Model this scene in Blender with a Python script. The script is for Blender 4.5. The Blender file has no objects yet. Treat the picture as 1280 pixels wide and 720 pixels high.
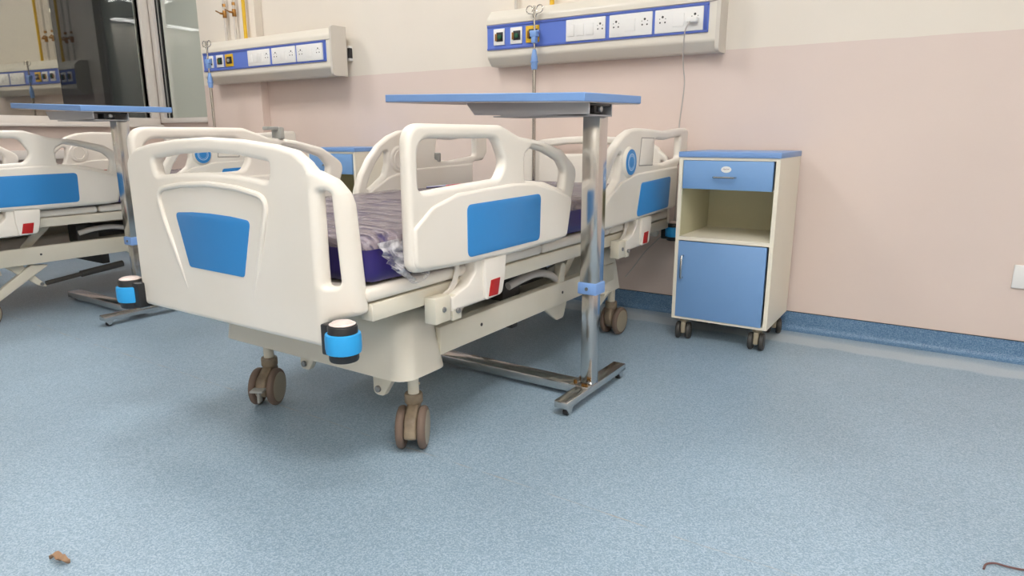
import bpy, bmesh, math, random
from mathutils import Vector, Matrix, noise

random.seed(7)
scene = bpy.context.scene
COL = scene.collection
PI = math.pi

# ------------------------------------------------------------------ camera
cam_data = bpy.data.cameras.new('camera')
cam_data.sensor_fit = 'HORIZONTAL'
cam_data.sensor_width = 36.0
cam_data.lens = 831.84 / 1280.0 * 36.0
cam_data.clip_start = 0.05
cam_data.clip_end = 100
cam = bpy.data.objects.new('camera', cam_data)
COL.objects.link(cam)
cam.location = (0.284, -3.2205, 0.8866)
yaw, pitch, roll = 0.5808, 0.2250, -0.0022
cam.rotation_euler = (Matrix.Rotation(yaw, 4, 'Z') @ Matrix.Rotation(PI / 2 - pitch, 4, 'X')
                      @ Matrix.Rotation(roll, 4, 'Z')).to_euler()
scene.camera = cam

# ------------------------------------------------------------------ world and exposure
world = bpy.data.worlds.new('night')
scene.world = world
world.use_nodes = True
world.node_tree.nodes['Background'].inputs[0].default_value = (0.010, 0.011, 0.013, 1)
world.node_tree.nodes['Background'].inputs[1].default_value = 1.0
scene.view_settings.view_transform = 'Standard'
scene.view_settings.look = 'None'
scene.view_settings.gamma = 1.0
scene.view_settings.use_curve_mapping = False
scene.view_settings.exposure = 0.0
LAMP = 27.0          # emission of the ceiling light diffusers
CEIL = 3.0
CEILING_LIGHTS = [(-4.2, -1.5), (-2.2, -1.5), (0.4, -2.4), (-2.2, -5.8), (-0.1, -2.95), (0.6, -5.4)]
ROOM = (-5.35, 2.3, -6.6, 0.0)   # x0, x1, y0, y1


# ------------------------------------------------------------------ materials
def mat(name, color, rough=0.5, metal=0.0, spec=0.5, emit=None, strength=0.0, coat=0.0):
    m = bpy.data.materials.new(name)
    m.use_nodes = True
    b = m.node_tree.nodes['Principled BSDF']
    b.inputs['Base Color'].default_value = (*color, 1)
    b.inputs['Roughness'].default_value = rough
    b.inputs['Metallic'].default_value = metal
    b.inputs['Specular IOR Level'].default_value = spec
    b.inputs['Coat Weight'].default_value = coat
    if emit:
        b.inputs['Emission Color'].default_value = (*emit, 1)
        b.inputs['Emission Strength'].default_value = strength
    return m


def srgb(r, g, b):
    f = lambda c: (c / 255 / 12.92) if c / 255 <= 0.04045 else ((c / 255 + 0.055) / 1.055) ** 2.4
    return (f(r), f(g), f(b))


def nodes(m):
    return m.node_tree.nodes, m.node_tree.links, m.node_tree.nodes['Principled BSDF']


def add_noise_variation(m, c1, c2, scale, detail=4, lo=0.35, hi=0.65, bump=0.0, bscale=None):
    n, l, b = nodes(m)
    tc = n.new('ShaderNodeTexCoord')
    no = n.new('ShaderNodeTexNoise')
    no.inputs['Scale'].default_value = scale
    no.inputs['Detail'].default_value = detail
    r = n.new('ShaderNodeValToRGB')
    r.color_ramp.elements[0].position = lo
    r.color_ramp.elements[1].position = hi
    r.color_ramp.elements[0].color = (*c1, 1)
    r.color_ramp.elements[1].color = (*c2, 1)
    l.new(tc.outputs['Object'], no.inputs['Vector'])
    l.new(no.outputs['Fac'], r.inputs['Fac'])
    l.new(r.outputs['Color'], b.inputs['Base Color'])
    if bump:
        n2 = n.new('ShaderNodeTexNoise')
        n2.inputs['Scale'].default_value = bscale or scale
        n2.inputs['Detail'].default_value = 3
        l.new(tc.outputs['Object'], n2.inputs['Vector'])
        bp = n.new('ShaderNodeBump')
        bp.inputs['Strength'].default_value = bump
        bp.inputs['Distance'].default_value = 0.002
        l.new(n2.outputs['Fac'], bp.inputs['Height'])
        l.new(bp.outputs['Normal'], b.inputs['Normal'])
    return m


M = {}
M['plastic'] = mat('ivory_plastic', srgb(222, 216, 206), 0.32)
add_noise_variation(M['plastic'], srgb(233, 226, 214), srgb(237, 231, 221), 3.0, 2)
M['steel_paint'] = mat('ivory_painted_steel', srgb(211, 206, 190), 0.35)
add_noise_variation(M['steel_paint'], srgb(218, 211, 192), srgb(226, 220, 204), 4.0, 3)
M['cover'] = mat('moulded_cover_plastic', srgb(224, 218, 203), 0.3)
M['blue'] = mat('bright_blue_decal', srgb(50, 136, 204), 0.4)
M['bumper_blue'] = mat('sky_blue_rubber', srgb(45, 165, 232), 0.4)
M['black'] = mat('black_plastic', srgb(38, 38, 40), 0.45)
M['dark'] = mat('dark_grey_metal', srgb(60, 58, 55), 0.5)
M['cap'] = mat('pale_cap_plastic', srgb(232, 214, 208), 0.4)
M['red'] = mat('red_label', srgb(182, 28, 28), 0.45)
M['white'] = mat('white_plastic', srgb(238, 237, 234), 0.35)
M['castor'] = mat('taupe_castor_plastic', srgb(140, 124, 103), 0.45)
add_noise_variation(M['castor'], srgb(118, 102, 84), srgb(150, 135, 113), 25, 4)
M['tread'] = mat('brown_rubber_tread', srgb(116, 98, 86), 0.7)
M['hubcap'] = mat('beige_wheel_cover', srgb(163, 152, 130), 0.4)
M['grey_plastic'] = mat('grey_plastic', srgb(165, 165, 160), 0.4)
M['zinc'] = mat('zinc_bolt', srgb(150, 150, 150), 0.35, 0.8)
M['chrome'] = mat('polished_steel', srgb(205, 203, 200), 0.13, 1.0)
n, l, b = nodes(M['chrome'])
tc = n.new('ShaderNodeTexCoord')
no = n.new('ShaderNodeTexNoise')
no.inputs['Scale'].default_value = 9
no.inputs['Detail'].default_value = 3
mr = n.new('ShaderNodeMapRange')
mr.inputs['To Min'].default_value = 0.06
mr.inputs['To Max'].default_value = 0.28
l.new(tc.outputs['Object'], no.inputs['Vector'])
l.new(no.outputs['Fac'], mr.inputs['Value'])
l.new(mr.outputs['Result'], b.inputs['Roughness'])
bp = n.new('ShaderNodeBump')
bp.inputs['Strength'].default_value = 0.12
bp.inputs['Distance'].default_value = 0.004
l.new(no.outputs['Fac'], bp.inputs['Height'])
l.new(bp.outputs['Normal'], b.inputs['Normal'])
M['thin_chrome'] = mat('thin_steel_rod', srgb(190, 186, 180), 0.2, 1.0)
M['grey_steel'] = mat('grey_satin_steel', srgb(165, 166, 170), 0.42, 0.35)
M['laminate'] = mat('blue_table_edge', srgb(120, 160, 216), 0.45)
M['table_under'] = mat('pale_board_underside', srgb(215, 205, 198), 0.5)
M['sleeve'] = mat('pale_blue_plastic', srgb(130, 168, 225), 0.4)
M['locker_blue'] = mat('locker_blue_paint', srgb(121, 162, 211), 0.42)
M['locker_cream'] = mat('locker_cream_paint', srgb(238, 231, 213), 0.42)
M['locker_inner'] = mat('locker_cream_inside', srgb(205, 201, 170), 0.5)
M['locker_top'] = mat('locker_blue_top', srgb(118, 155, 208), 0.4)
M['panel'] = mat('panel_ivory_enamel', srgb(228, 222, 209), 0.35)
M['panel_side'] = mat('panel_end_plastic', srgb(214, 207, 196), 0.4)
M['panel_blue'] = mat('panel_blue_strip', srgb(96, 124, 208), 0.4)
M['panel_trim'] = mat('panel_blue_trim', srgb(84, 106, 185), 0.4)
M['yellow'] = mat('yellow_plastic', srgb(226, 182, 40), 0.45)
M['outlet_green'] = mat('green_gas_mark', srgb(30, 90, 60), 0.5)
M['brass'] = mat('brass', srgb(170, 125, 70), 0.3, 0.9)
M['pipe_white'] = mat('white_painted_pipe', srgb(205, 198, 190), 0.4)
M['cable'] = mat('grey_cable_sheath', srgb(190, 184, 178), 0.5)
M['dark_cable'] = mat('dark_cable_sheath', srgb(70, 60, 58), 0.5)
M['leaf'] = mat('dry_leaf', srgb(160, 128, 100), 0.8)
M['wire'] = mat('red_brown_wire', srgb(105, 72, 70), 0.5)
M['frame'] = mat('white_window_frame', srgb(226, 219, 212), 0.4)
M['seal'] = mat('black_window_seal', srgb(40, 42, 42), 0.6)
M['ceiling'] = mat('ceiling_white', srgb(235, 232, 225), 0.8)
M['diffuser'] = mat('lamp_diffuser', (1, 1, 1), 0.5, emit=(1.0, 0.975, 0.945), strength=LAMP)
M['dial_print'] = mat('white_print', srgb(190, 215, 240), 0.45)
M['keypad'] = mat('keypad_grey_white', srgb(212, 207, 200), 0.35)
M['groove'] = mat('shadow_gap_grey', srgb(160, 152, 145), 0.6)

# two-tone wall paint: cream above the line, pink below
M['wall'] = mat('two_tone_wall_paint', srgb(225, 215, 205), 0.55)
n, l, b = nodes(M['wall'])
geo = n.new('ShaderNodeNewGeometry')
sep = n.new('ShaderNodeSeparateXYZ')
l.new(geo.outputs['Position'], sep.inputs[0])
no = n.new('ShaderNodeTexNoise')
no.inputs['Scale'].default_value = 7
no.inputs['Detail'].default_value = 2
l.new(geo.outputs['Position'], no.inputs['Vector'])
ma = n.new('ShaderNodeMath'); ma.operation = 'MULTIPLY_ADD'
ma.inputs[1].default_value = 0.006
l.new(no.outputs['Fac'], ma.inputs[0]); l.new(sep.outputs['Z'], ma.inputs[2])
gt = n.new('ShaderNodeMath'); gt.operation = 'GREATER_THAN'
gt.inputs[1].default_value = 1.270
l.new(ma.outputs[0], gt.inputs[0])
mx = n.new('ShaderNodeMix'); mx.data_type = 'RGBA'
mx.inputs['A'].default_value = (*srgb(227, 209, 199), 1)
mx.inputs['B'].default_value = (*srgb(235, 226, 213), 1)
l.new(gt.outputs[0], mx.inputs['Factor'])
# faint smudges
n2 = n.new('ShaderNodeTexNoise'); n2.inputs['Scale'].default_value = 1.6; n2.inputs['Detail'].default_value = 5
l.new(geo.outputs['Position'], n2.inputs['Vector'])
mr = n.new('ShaderNodeMapRange')
mr.inputs['From Min'].default_value = 0.35; mr.inputs['From Max'].default_value = 0.7
mr.inputs['To Min'].default_value = 1.0; mr.inputs['To Max'].default_value = 0.95
l.new(n2.outputs['Fac'], mr.inputs['Value'])
mul = n.new('ShaderNodeMix'); mul.data_type = 'RGBA'; mul.blend_type = 'MULTIPLY'
mul.inputs['Factor'].default_value = 1.0
l.new(mx.outputs['Result'], mul.inputs['A']); l.new(mr.outputs['Result'], mul.inputs['B'])
l.new(mul.outputs['Result'], b.inputs['Base Color'])
bp = n.new('ShaderNodeBump'); bp.inputs['Strength'].default_value = 0.08; bp.inputs['Distance'].default_value = 0.003
n3 = n.new('ShaderNodeTexNoise'); n3.inputs['Scale'].default_value = 60
l.new(geo.outputs['Position'], n3.inputs['Vector'])
l.new(n3.outputs['Fac'], bp.inputs['Height']); l.new(bp.outputs['Normal'], b.inputs['Normal'])


# speckled vinyl: floor and coved skirting
def vinyl(name, base, dark, light, stain):
    m = mat(name, base, 0.42)
    n, l, b = nodes(m)
    geo = n.new('ShaderNodeNewGeometry')
    vo = n.new('ShaderNodeTexVoronoi'); vo.inputs['Scale'].default_value = 330
    l.new(geo.outputs['Position'], vo.inputs['Vector'])
    no = n.new('ShaderNodeSeparateColor')
    l.new(vo.outputs['Color'], no.inputs[0])
    r = n.new('ShaderNodeValToRGB')
    r.color_ramp.elements[0].position = 0.0; r.color_ramp.elements[0].color = (*dark, 1)
    r.color_ramp.elements[1].position = 1.0; r.color_ramp.elements[1].color = (*light, 1)
    e = r.color_ramp.elements.new(0.5); e.color = (*base, 1)
    l.new(no.outputs[0], r.inputs['Fac'])
    out = r.outputs['Color']
    if stain:
        sep = n.new('ShaderNodeSeparateXYZ'); l.new(geo.outputs['Position'], sep.inputs[0])
        # dusty adhesive band along the back skirting, ragged edges
        n2 = n.new('ShaderNodeTexNoise'); n2.inputs['Scale'].default_value = 5; n2.inputs['Detail'].default_value = 4
        l.new(geo.outputs['Position'], n2.inputs['Vector'])
        wob = n.new('ShaderNodeMath'); wob.operation = 'MULTIPLY_ADD'; wob.inputs[1].default_value = 0.10
        l.new(n2.outputs['Fac'], wob.inputs[0]); l.new(sep.outputs['Y'], wob.inputs[2])
        band = n.new('ShaderNodeValToRGB')
        el = band.color_ramp.elements
        el[0].position = 0.0; el[0].color = (0, 0, 0, 1)
        el[1].position = 1.0; el[1].color = (0, 0, 0, 1)
        for p, v in ((0.30, 0.0), (0.36, 0.65), (0.62, 0.75), (0.72, 0.35)):
            k = el.new(p); k.color = (v, v, v, 1)
        mp = n.new('ShaderNodeMapRange')
        mp.inputs['From Min'].default_value = -0.30; mp.inputs['From Max'].default_value = 0.06
        l.new(wob.outputs[0], mp.inputs['Value']); l.new(mp.outputs['Result'], band.inputs['Fac'])
        mx = n.new('ShaderNodeMix'); mx.data_type = 'RGBA'
        mx.inputs['B'].default_value = (*srgb(196, 204, 208), 1)
        l.new(out, mx.inputs['A']); l.new(band.outputs['Color'], mx.inputs['Factor'])
        out = mx.outputs['Result']
        # patchy mopping marks
        n4 = n.new('ShaderNodeTexNoise'); n4.inputs['Scale'].default_value = 2.2; n4.inputs['Detail'].default_value = 5
        l.new(geo.outputs['Position'], n4.inputs['Vector'])
        mr = n.new('ShaderNodeMapRange'); mr.inputs['From Min'].default_value = 0.3; mr.inputs['From Max'].default_value = 0.7
        mr.inputs['To Min'].default_value = 0.93; mr.inputs['To Max'].default_value = 1.05
        l.new(n4.outputs['Fac'], mr.inputs['Value'])
        mu = n.new('ShaderNodeMix'); mu.data_type = 'RGBA'; mu.blend_type = 'MULTIPLY'; mu.inputs['Factor'].default_value = 1
        l.new(out, mu.inputs['A']); l.new(mr.outputs['Result'], mu.inputs['B'])
        out = mu.outputs['Result']
        # welded seam: thin yellowish line running along x
        n5 = n.new('ShaderNodeTexNoise'); n5.inputs['Scale'].default_value = 3; n5.inputs['Detail'].default_value = 6
        l.new(geo.outputs['Position'], n5.inputs['Vector'])
        w2 = n.new('ShaderNodeMath'); w2.operation = 'MULTIPLY_ADD'; w2.inputs[1].default_value = 0.02
        l.new(n5.outputs['Fac'], w2.inputs[0]); l.new(sep.outputs['Y'], w2.inputs[2])
        ad = n.new('ShaderNodeMath'); ad.operation = 'ADD'; ad.inputs[1].default_value = 1.882
        l.new(w2.outputs[0], ad.inputs[0])
        ab = n.new('ShaderNodeMath'); ab.operation = 'ABSOLUTE'; l.new(ad.outputs[0], ab.inputs[0])
        lt = n.new('ShaderNodeMath'); lt.operation = 'LESS_THAN'; lt.inputs[1].default_value = 0.0022
        l.new(ab.outputs[0], lt.inputs[0])
        n6 = n.new('ShaderNodeTexNoise'); n6.inputs['Scale'].default_value = 9; n6.inputs['Detail'].default_value = 3
        l.new(geo.outputs['Position'], n6.inputs['Vector'])
        gg = n.new('ShaderNodeMapRange'); gg.inputs['From Min'].default_value = 0.42; gg.inputs['From Max'].default_value = 0.62
        gg.inputs['To Max'].default_value = 0.55
        l.new(n6.outputs['Fac'], gg.inputs['Value'])
        fm = n.new('ShaderNodeMath'); fm.operation = 'MULTIPLY'
        l.new(lt.outputs[0], fm.inputs[0]); l.new(gg.outputs['Result'], fm.inputs[1])
        m2 = n.new('ShaderNodeMix'); m2.data_type = 'RGBA'; m2.inputs['B'].default_value = (*srgb(180, 160, 135), 1)
        l.new(out, m2.inputs['A']); l.new(fm.outputs[0], m2.inputs['Factor'])
        out = m2.outputs['Result']
    l.new(out, b.inputs['Base Color'])
    return m


M['floor'] = vinyl('speckled_blue_vinyl_floor', srgb(146, 168, 185), srgb(126, 150, 169), srgb(170, 189, 203), True)
M['cove'] = vinyl('speckled_blue_vinyl_cove', srgb(96, 132, 166), srgb(74, 110, 146), srgb(128, 158, 186), False)


# thin glass: clear with a mirror share
def glass(name, share, tint=(1, 1, 1), rough=0.0, film=None, film_share=0.0):
    m = bpy.data.materials.new(name)
    m.use_nodes = True
    n, l = m.node_tree.nodes, m.node_tree.links
    n.clear()
    o = n.new('ShaderNodeOutputMaterial')
    t = n.new('ShaderNodeBsdfTransparent'); t.inputs[0].default_value = (0.9, 0.93, 0.92, 1)
    g = n.new('ShaderNodeBsdfGlossy'); g.inputs[0].default_value = (*tint, 1); g.inputs['Roughness'].default_value = rough
    mx = n.new('ShaderNodeMixShader'); mx.inputs[0].default_value = share
    base = t.outputs[0]
    if film:
        d = n.new('ShaderNodeBsdfDiffuse'); d.inputs[0].default_value = (*film, 1)
        m2 = n.new('ShaderNodeMixShader'); m2.inputs[0].default_value = film_share
        l.new(t.outputs[0], m2.inputs[1]); l.new(d.outputs[0], m2.inputs[2])
        base = m2.outputs[0]
    l.new(base, mx.inputs[1]); l.new(g.outputs[0], mx.inputs[2])
    l.new(mx.outputs[0], o.inputs[0])
    return m


M['glass_coated'] = glass('coated_window_glass', 0.34, (0.95, 0.92, 0.84))
M['glass_clear'] = glass('clear_window_glass', 0.06)
M['glass_grey'] = glass('grey_green_window_glass', 0.28, film=srgb(212, 218, 206), film_share=0.92, rough=0.02)  # mostly an even pale grey-green diffuse tone, hardly see-through

# mattress cover: deep violet vinyl; wrap: clinging clear film
M['violet'] = mat('violet_vinyl', srgb(44, 32, 104), 0.28)
n, l, b = nodes(M['violet'])
wrap = bpy.data.materials.new('clear_plastic_film')
wrap.use_nodes = True
n, l = wrap.node_tree.nodes, wrap.node_tree.links
b = n['Principled BSDF']
b.inputs['Base Color'].default_value = (*srgb(158, 145, 150), 1)
b.inputs['Roughness'].default_value = 0.12
b.inputs['Specular IOR Level'].default_value = 0.9
tc = n.new('ShaderNodeTexCoord')
mp = n.new('ShaderNodeMapping'); mp.inputs['Scale'].default_value = (4.0, 20.0, 14.0)
no = n.new('ShaderNodeTexNoise'); no.inputs['Scale'].default_value = 1.7; no.inputs['Detail'].default_value = 6
no.inputs['Distortion'].default_value = 0.8
l.new(tc.outputs['Object'], mp.inputs[0]); l.new(mp.outputs[0], no.inputs['Vector'])
r = n.new('ShaderNodeValToRGB')
r.color_ramp.elements[0].position = 0.34; r.color_ramp.elements[0].color = (0.12, 0.12, 0.12, 1)
r.color_ramp.elements[1].position = 0.50; r.color_ramp.elements[1].color = (0.72, 0.72, 0.72, 1)
l.new(no.outputs['Fac'], r.inputs['Fac'])
l.new(r.outputs['Color'], b.inputs['Alpha'])
bp = n.new('ShaderNodeBump'); bp.inputs['Strength'].default_value = 1.0; bp.inputs['Distance'].default_value = 0.022
l.new(no.outputs['Fac'], bp.inputs['Height']); l.new(bp.outputs['Normal'], b.inputs['Normal'])
M['film'] = wrap
flap = bpy.data.materials.new('loose_plastic_film')
flap.use_nodes = True
n, l = flap.node_tree.nodes, flap.node_tree.links
b = n['Principled BSDF']
b.inputs['Base Color'].default_value = (*srgb(222, 220, 222), 1)
b.inputs['Roughness'].default_value = 0.12
b.inputs['Roughness'].default_value = 0.08
tc = n.new('ShaderNodeTexCoord')
no = n.new('ShaderNodeTexVoronoi'); no.feature = 'DISTANCE_TO_EDGE'; no.inputs['Scale'].default_value = 26
l.new(tc.outputs['Object'], no.inputs['Vector'])
n2 = n.new('ShaderNodeTexNoise'); n2.inputs['Scale'].default_value = 30; n2.inputs['Detail'].default_value = 4
l.new(tc.outputs['Object'], n2.inputs['Vector'])
r = n.new('ShaderNodeValToRGB')
r.color_ramp.elements[0].position = 0.35; r.color_ramp.elements[0].color = (0.18, 0.18, 0.18, 1)
r.color_ramp.elements[1].position = 0.62; r.color_ramp.elements[1].color = (0.85, 0.85, 0.85, 1)
l.new(n2.outputs['Fac'], r.inputs['Fac']); l.new(r.outputs['Color'], b.inputs['Alpha'])
bp = n.new('ShaderNodeBump'); bp.inputs['Strength'].default_value = 1.0; bp.inputs['Distance'].default_value = 0.02
l.new(no.outputs['Distance'], bp.inputs['Height']); l.new(bp.outputs['Normal'], b.inputs['Normal'])
M['flap'] = flap


# ------------------------------------------------------------------ object helpers
def link(name, mesh, parent=None, loc=None, rot=None):
    o = bpy.data.objects.new(name, mesh)
    COL.objects.link(o)
    if parent is not None:
        o.parent = parent
    if loc is not None:
        o.location = loc
    if rot is not None:
        o.rotation_euler = rot
    return o


def tag(o, label, category=None, group=None):
    o['label'] = label
    if category:
        o['category'] = category
    if group:
        o['group'] = group
    return o


def thing(name, label, category, loc=(0, 0, 0), group=None, rz=0.0):
    o = bpy.data.objects.new(name, None)
    COL.objects.link(o)
    o.empty_display_size = 0.1
    o.location = loc
    o.rotation_euler = (0, 0, rz)
    return tag(o, label, category, group)


def copy_tree(o, parent=None):
    c = o.copy()
    COL.objects.link(c)
    if parent is not None:
        c.parent = parent
    for ch in list(o.children):
        copy_tree(ch, c)
    return c


def fillet(pts, n=6):
    """pts: (u, v, r) closed polygon -> list of points with rounded corners."""
    out = []
    N = len(pts)
    for i in range(N):
        p = Vector(pts[i][:2]); r = pts[i][2] if len(pts[i]) > 2 else 0
        a = Vector(pts[i - 1][:2]); c = Vector(pts[(i + 1) % N][:2])
        d1 = (a - p); d2 = (c - p)
        l1, l2 = d1.length, d2.length
        d1.normalize(); d2.normalize()
        ang = math.acos(max(-1, min(1, d1.dot(d2))))
        if r <= 1e-6 or ang > PI - 0.02:
            out.append((p.x, p.y)); continue
        t = min(r / math.tan(ang / 2), l1 * 0.48, l2 * 0.48)
        s, e = p + d1 * t, p + d2 * t
        for k in range(n + 1):
            q = k / n
            v = s * (1 - q) ** 2 + p * 2 * q * (1 - q) + e * q ** 2
            out.append((v.x, v.y))
    return out


def ccw(pts, want=True):
    A = sum(pts[i - 1][0] * pts[i][1] - pts[i][0] * pts[i - 1][1] for i in range(len(pts)))
    return pts if (A > 0) == want else pts[::-1]


def plate_mesh(outer, holes=(), thick=0.03, bevel=0.008, res=3):
    """Rounded-edge plate in local (u, v), w across the thickness. Returns verts, faces."""
    cu = bpy.data.curves.new('tmp', 'CURVE')
    cu.dimensions = '2D'
    cu.fill_mode = 'BOTH'
    for k, loop in enumerate([outer] + list(holes)):
        loop = ccw(loop, k == 0)
        sp = cu.splines.new('POLY')
        sp.points.add(len(loop) - 1)
        for i, (u, v) in enumerate(loop):
            sp.points[i].co = (u, v, 0, 1)
        sp.use_cyclic_u = True
    cu.extrude = max(thick / 2 - bevel, 0.0)
    cu.bevel_depth = bevel
    cu.bevel_resolution = res
    cu.offset = -bevel
    ob = bpy.data.objects.new('tmp', cu)
    COL.objects.link(ob)
    dg = bpy.context.evaluated_depsgraph_get()
    me = bpy.data.meshes.new_from_object(ob.evaluated_get(dg))
    vs = [tuple(v.co) for v in me.vertices]
    fs = [tuple(p.vertices) for p in me.polygons]
    bpy.data.objects.remove(ob)
    bpy.data.curves.remove(cu)
    bpy.data.meshes.remove(me)
    return vs, fs


class MB:
    """Collects shapes into one bmesh; build() links them as ONE mesh object."""
    def __init__(self):
        self.bm = bmesh.new()

    def add(self, vs, fs, fn=None):
        bv = [self.bm.verts.new(fn(*v) if fn else v) for v in vs]
        for f in fs:
            try:
                self.bm.faces.new([bv[i] for i in f])
            except ValueError:
                pass
        return self

    def box(self, x0, x1, y0, y1, z0, z1, bev=0.0, seg=2):
        t = bmesh.new()
        bmesh.ops.create_cube(t, size=1.0)
        for v in t.verts:
            v.co = Vector(((x0 + x1) / 2 + v.co.x * (x1 - x0), (y0 + y1) / 2 + v.co.y * (y1 - y0),
                           (z0 + z1) / 2 + v.co.z * (z1 - z0)))
        if bev > 0:
            bmesh.ops.bevel(t, geom=list(t.edges), offset=bev, segments=seg, profile=0.5, affect='EDGES')
        self.merge(t)
        return self

    def merge(self, t, mtx=None):
        t.verts.index_update()
        bv = [self.bm.verts.new(mtx @ v.co if mtx else v.co) for v in t.verts]
        for f in t.faces:
            try:
                self.bm.faces.new([bv[v.index] for v in f.verts])
            except ValueError:
                pass
        t.free()

    def cyl(self, p0, p1, r0, r1=None, n=20, bev=0.0):
        r1 = r0 if r1 is None else r1
        p0, p1 = Vector(p0), Vector(p1)
        d = (p1 - p0); L = d.length
        q = d.to_track_quat('Z', 'Y').to_matrix().to_4x4()
        q.translation = p0
        if bev > 0:
            prof = [(0, 0), (r0 - bev, 0), (r0 - bev * .3, bev * .3), (r0, bev), (r1, L - bev), (r1 - bev * .3, L - bev * .3), (r1 - bev, L), (0, L)]
        else:
            prof = [(0, 0), (r0, 0), (r1, L), (0, L)]
        return self.lathe(prof, q, n)

    def lathe(self, prof, mtx=None, n=20):
        mtx = mtx or Matrix()
        rings = []
        for r, z in prof:
            if r < 1e-6:
                rings.append([self.bm.verts.new(mtx @ Vector((0, 0, z)))])
            else:
                rings.append([self.bm.verts.new(mtx @ Vector((r * math.cos(2 * PI * k / n), r * math.sin(2 * PI * k / n), z))) for k in range(n)])
        for a, b in zip(rings[:-1], rings[1:]):
            for k in range(n):
                k2 = (k + 1) % n
                if len(a) == 1 and len(b) == 1:
                    continue
                if len(a) == 1:
                    f = [a[0], b[k2], b[k]][::-1]
                elif len(b) == 1:
                    f = [a[k], a[k2], b[0]]
                else:
                    f = [a[k], a[k2], b[k2], b[k]]
                self.bm.faces.new(f)
        return self

    def tube(self, pts, r, n=10, closed=False, flat=1.0):
        pts = [Vector(p) for p in pts]
        N = len(pts)
        rings = []
        up = Vector((0, 0, 1))
        prev = None
        for i, p in enumerate(pts):
            if closed:
                t = (pts[(i + 1) % N] - pts[i - 1]).normalized()
            else:
                t = (pts[min(i + 1, N - 1)] - pts[max(i - 1, 0)]).normalized()
            if prev is None:
                a = t.cross(up if abs(t.z) < 0.95 else Vector((1, 0, 0))).normalized()
            else:
                a = (prev - t * prev.dot(t)).normalized()
            prev = a
            b = t.cross(a)
            rr = r[i] if isinstance(r, (list, tuple)) else r
            rings.append([self.bm.verts.new(p + a * rr * math.cos(2 * PI * k / n) + b * rr * flat * math.sin(2 * PI * k / n)) for k in range(n)])
        rng = range(N if closed else N - 1)
        for i in rng:
            A, B = rings[i], rings[(i + 1) % N]
            for k in range(n):
                self.bm.faces.new([A[k], A[(k + 1) % n], B[(k + 1) % n], B[k]])
        if not closed:
            self.bm.faces.new(rings[0][::-1]); self.bm.faces.new(rings[-1])
        return self

    def plate(self, outer, holes=(), thick=0.03, bevel=0.008, fn=None, res=3, cuts=None):
        vs, fs = plate_mesh(outer, holes, thick, bevel, res)
        if cuts:
            t = bmesh.new()
            bv = [t.verts.new(v) for v in vs]
            for f in fs:
                try:
                    t.faces.new([bv[i] for i in f])
                except ValueError:
                    pass
            bmesh.ops.remove_doubles(t, verts=list(t.verts), dist=1e-6)
            for c in cuts:
                bmesh.ops.bisect_plane(t, geom=list(t.verts) + list(t.edges) + list(t.faces), plane_co=(c, 0, 0), plane_no=(1, 0, 0))
            t.verts.index_update()
            vs = [tuple(v.co) for v in t.verts]
            fs = [tuple(v.index for v in f.verts) for f in t.faces]
            t.free()
        return self.add(vs, fs, fn)

    def prism(self, poly, fn, w0, w1):
        """poly in (u, v), extruded from w0 to w1 through fn(u, v, w)."""
        n = len(poly)
        vs = [(u, v, w0) for u, v in poly] + [(u, v, w1) for u, v in poly]
        fs = [tuple(range(n))[::-1], tuple(range(n, 2 * n))] + [(i, (i + 1) % n, n + (i + 1) % n, n + i) for i in range(n)]
        return self.add(vs, fs, fn)

    def mesh(self, name, material, origin=(0, 0, 0), sharp=40, smooth=True):
        bm = self.bm
        bmesh.ops.remove_doubles(bm, verts=list(bm.verts), dist=1e-6)
        bmesh.ops.recalc_face_normals(bm, faces=list(bm.faces))
        o = Vector(origin)
        for v in bm.verts:
            v.co -= o
        me = bpy.data.meshes.new(name)
        bm.to_mesh(me)
        bm.free()
        if smooth and me.polygons:
            me.polygons.foreach_set('use_smooth', [True] * len(me.polygons))
            me.set_sharp_from_angle(angle=math.radians(sharp))
        if material:
            me.materials.append(material)
        return me

    def build(self, name, material, parent=None, origin=(0, 0, 0), sharp=40, loc=None, smooth=True):
        return link(name, self.mesh(name, material, origin, sharp, smooth), parent, loc)


def smooth_path(pts, k=5):
    P = [Vector(p) for p in pts]
    out = []
    for i in range(len(P) - 1):
        a, b_, c, d = P[max(i - 1, 0)], P[i], P[i + 1], P[min(i + 2, len(P) - 1)]
        for j in range(k):
            t_ = j / k
            out.append(.5 * ((2 * b_) + (c - a) * t_ + (2 * a - 5 * b_ + 4 * c - d) * t_ ** 2 + (3 * b_ - a - 3 * c + d) * t_ ** 3))
    out.append(P[-1])
    return out


def even_normals(o):
    m = o.modifiers.new('weighted_normals', 'WEIGHTED_NORMAL')
    m.keep_sharp = True
    m.weight = 80


def structure(o):
    o['kind'] = 'structure'
    return o


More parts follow.
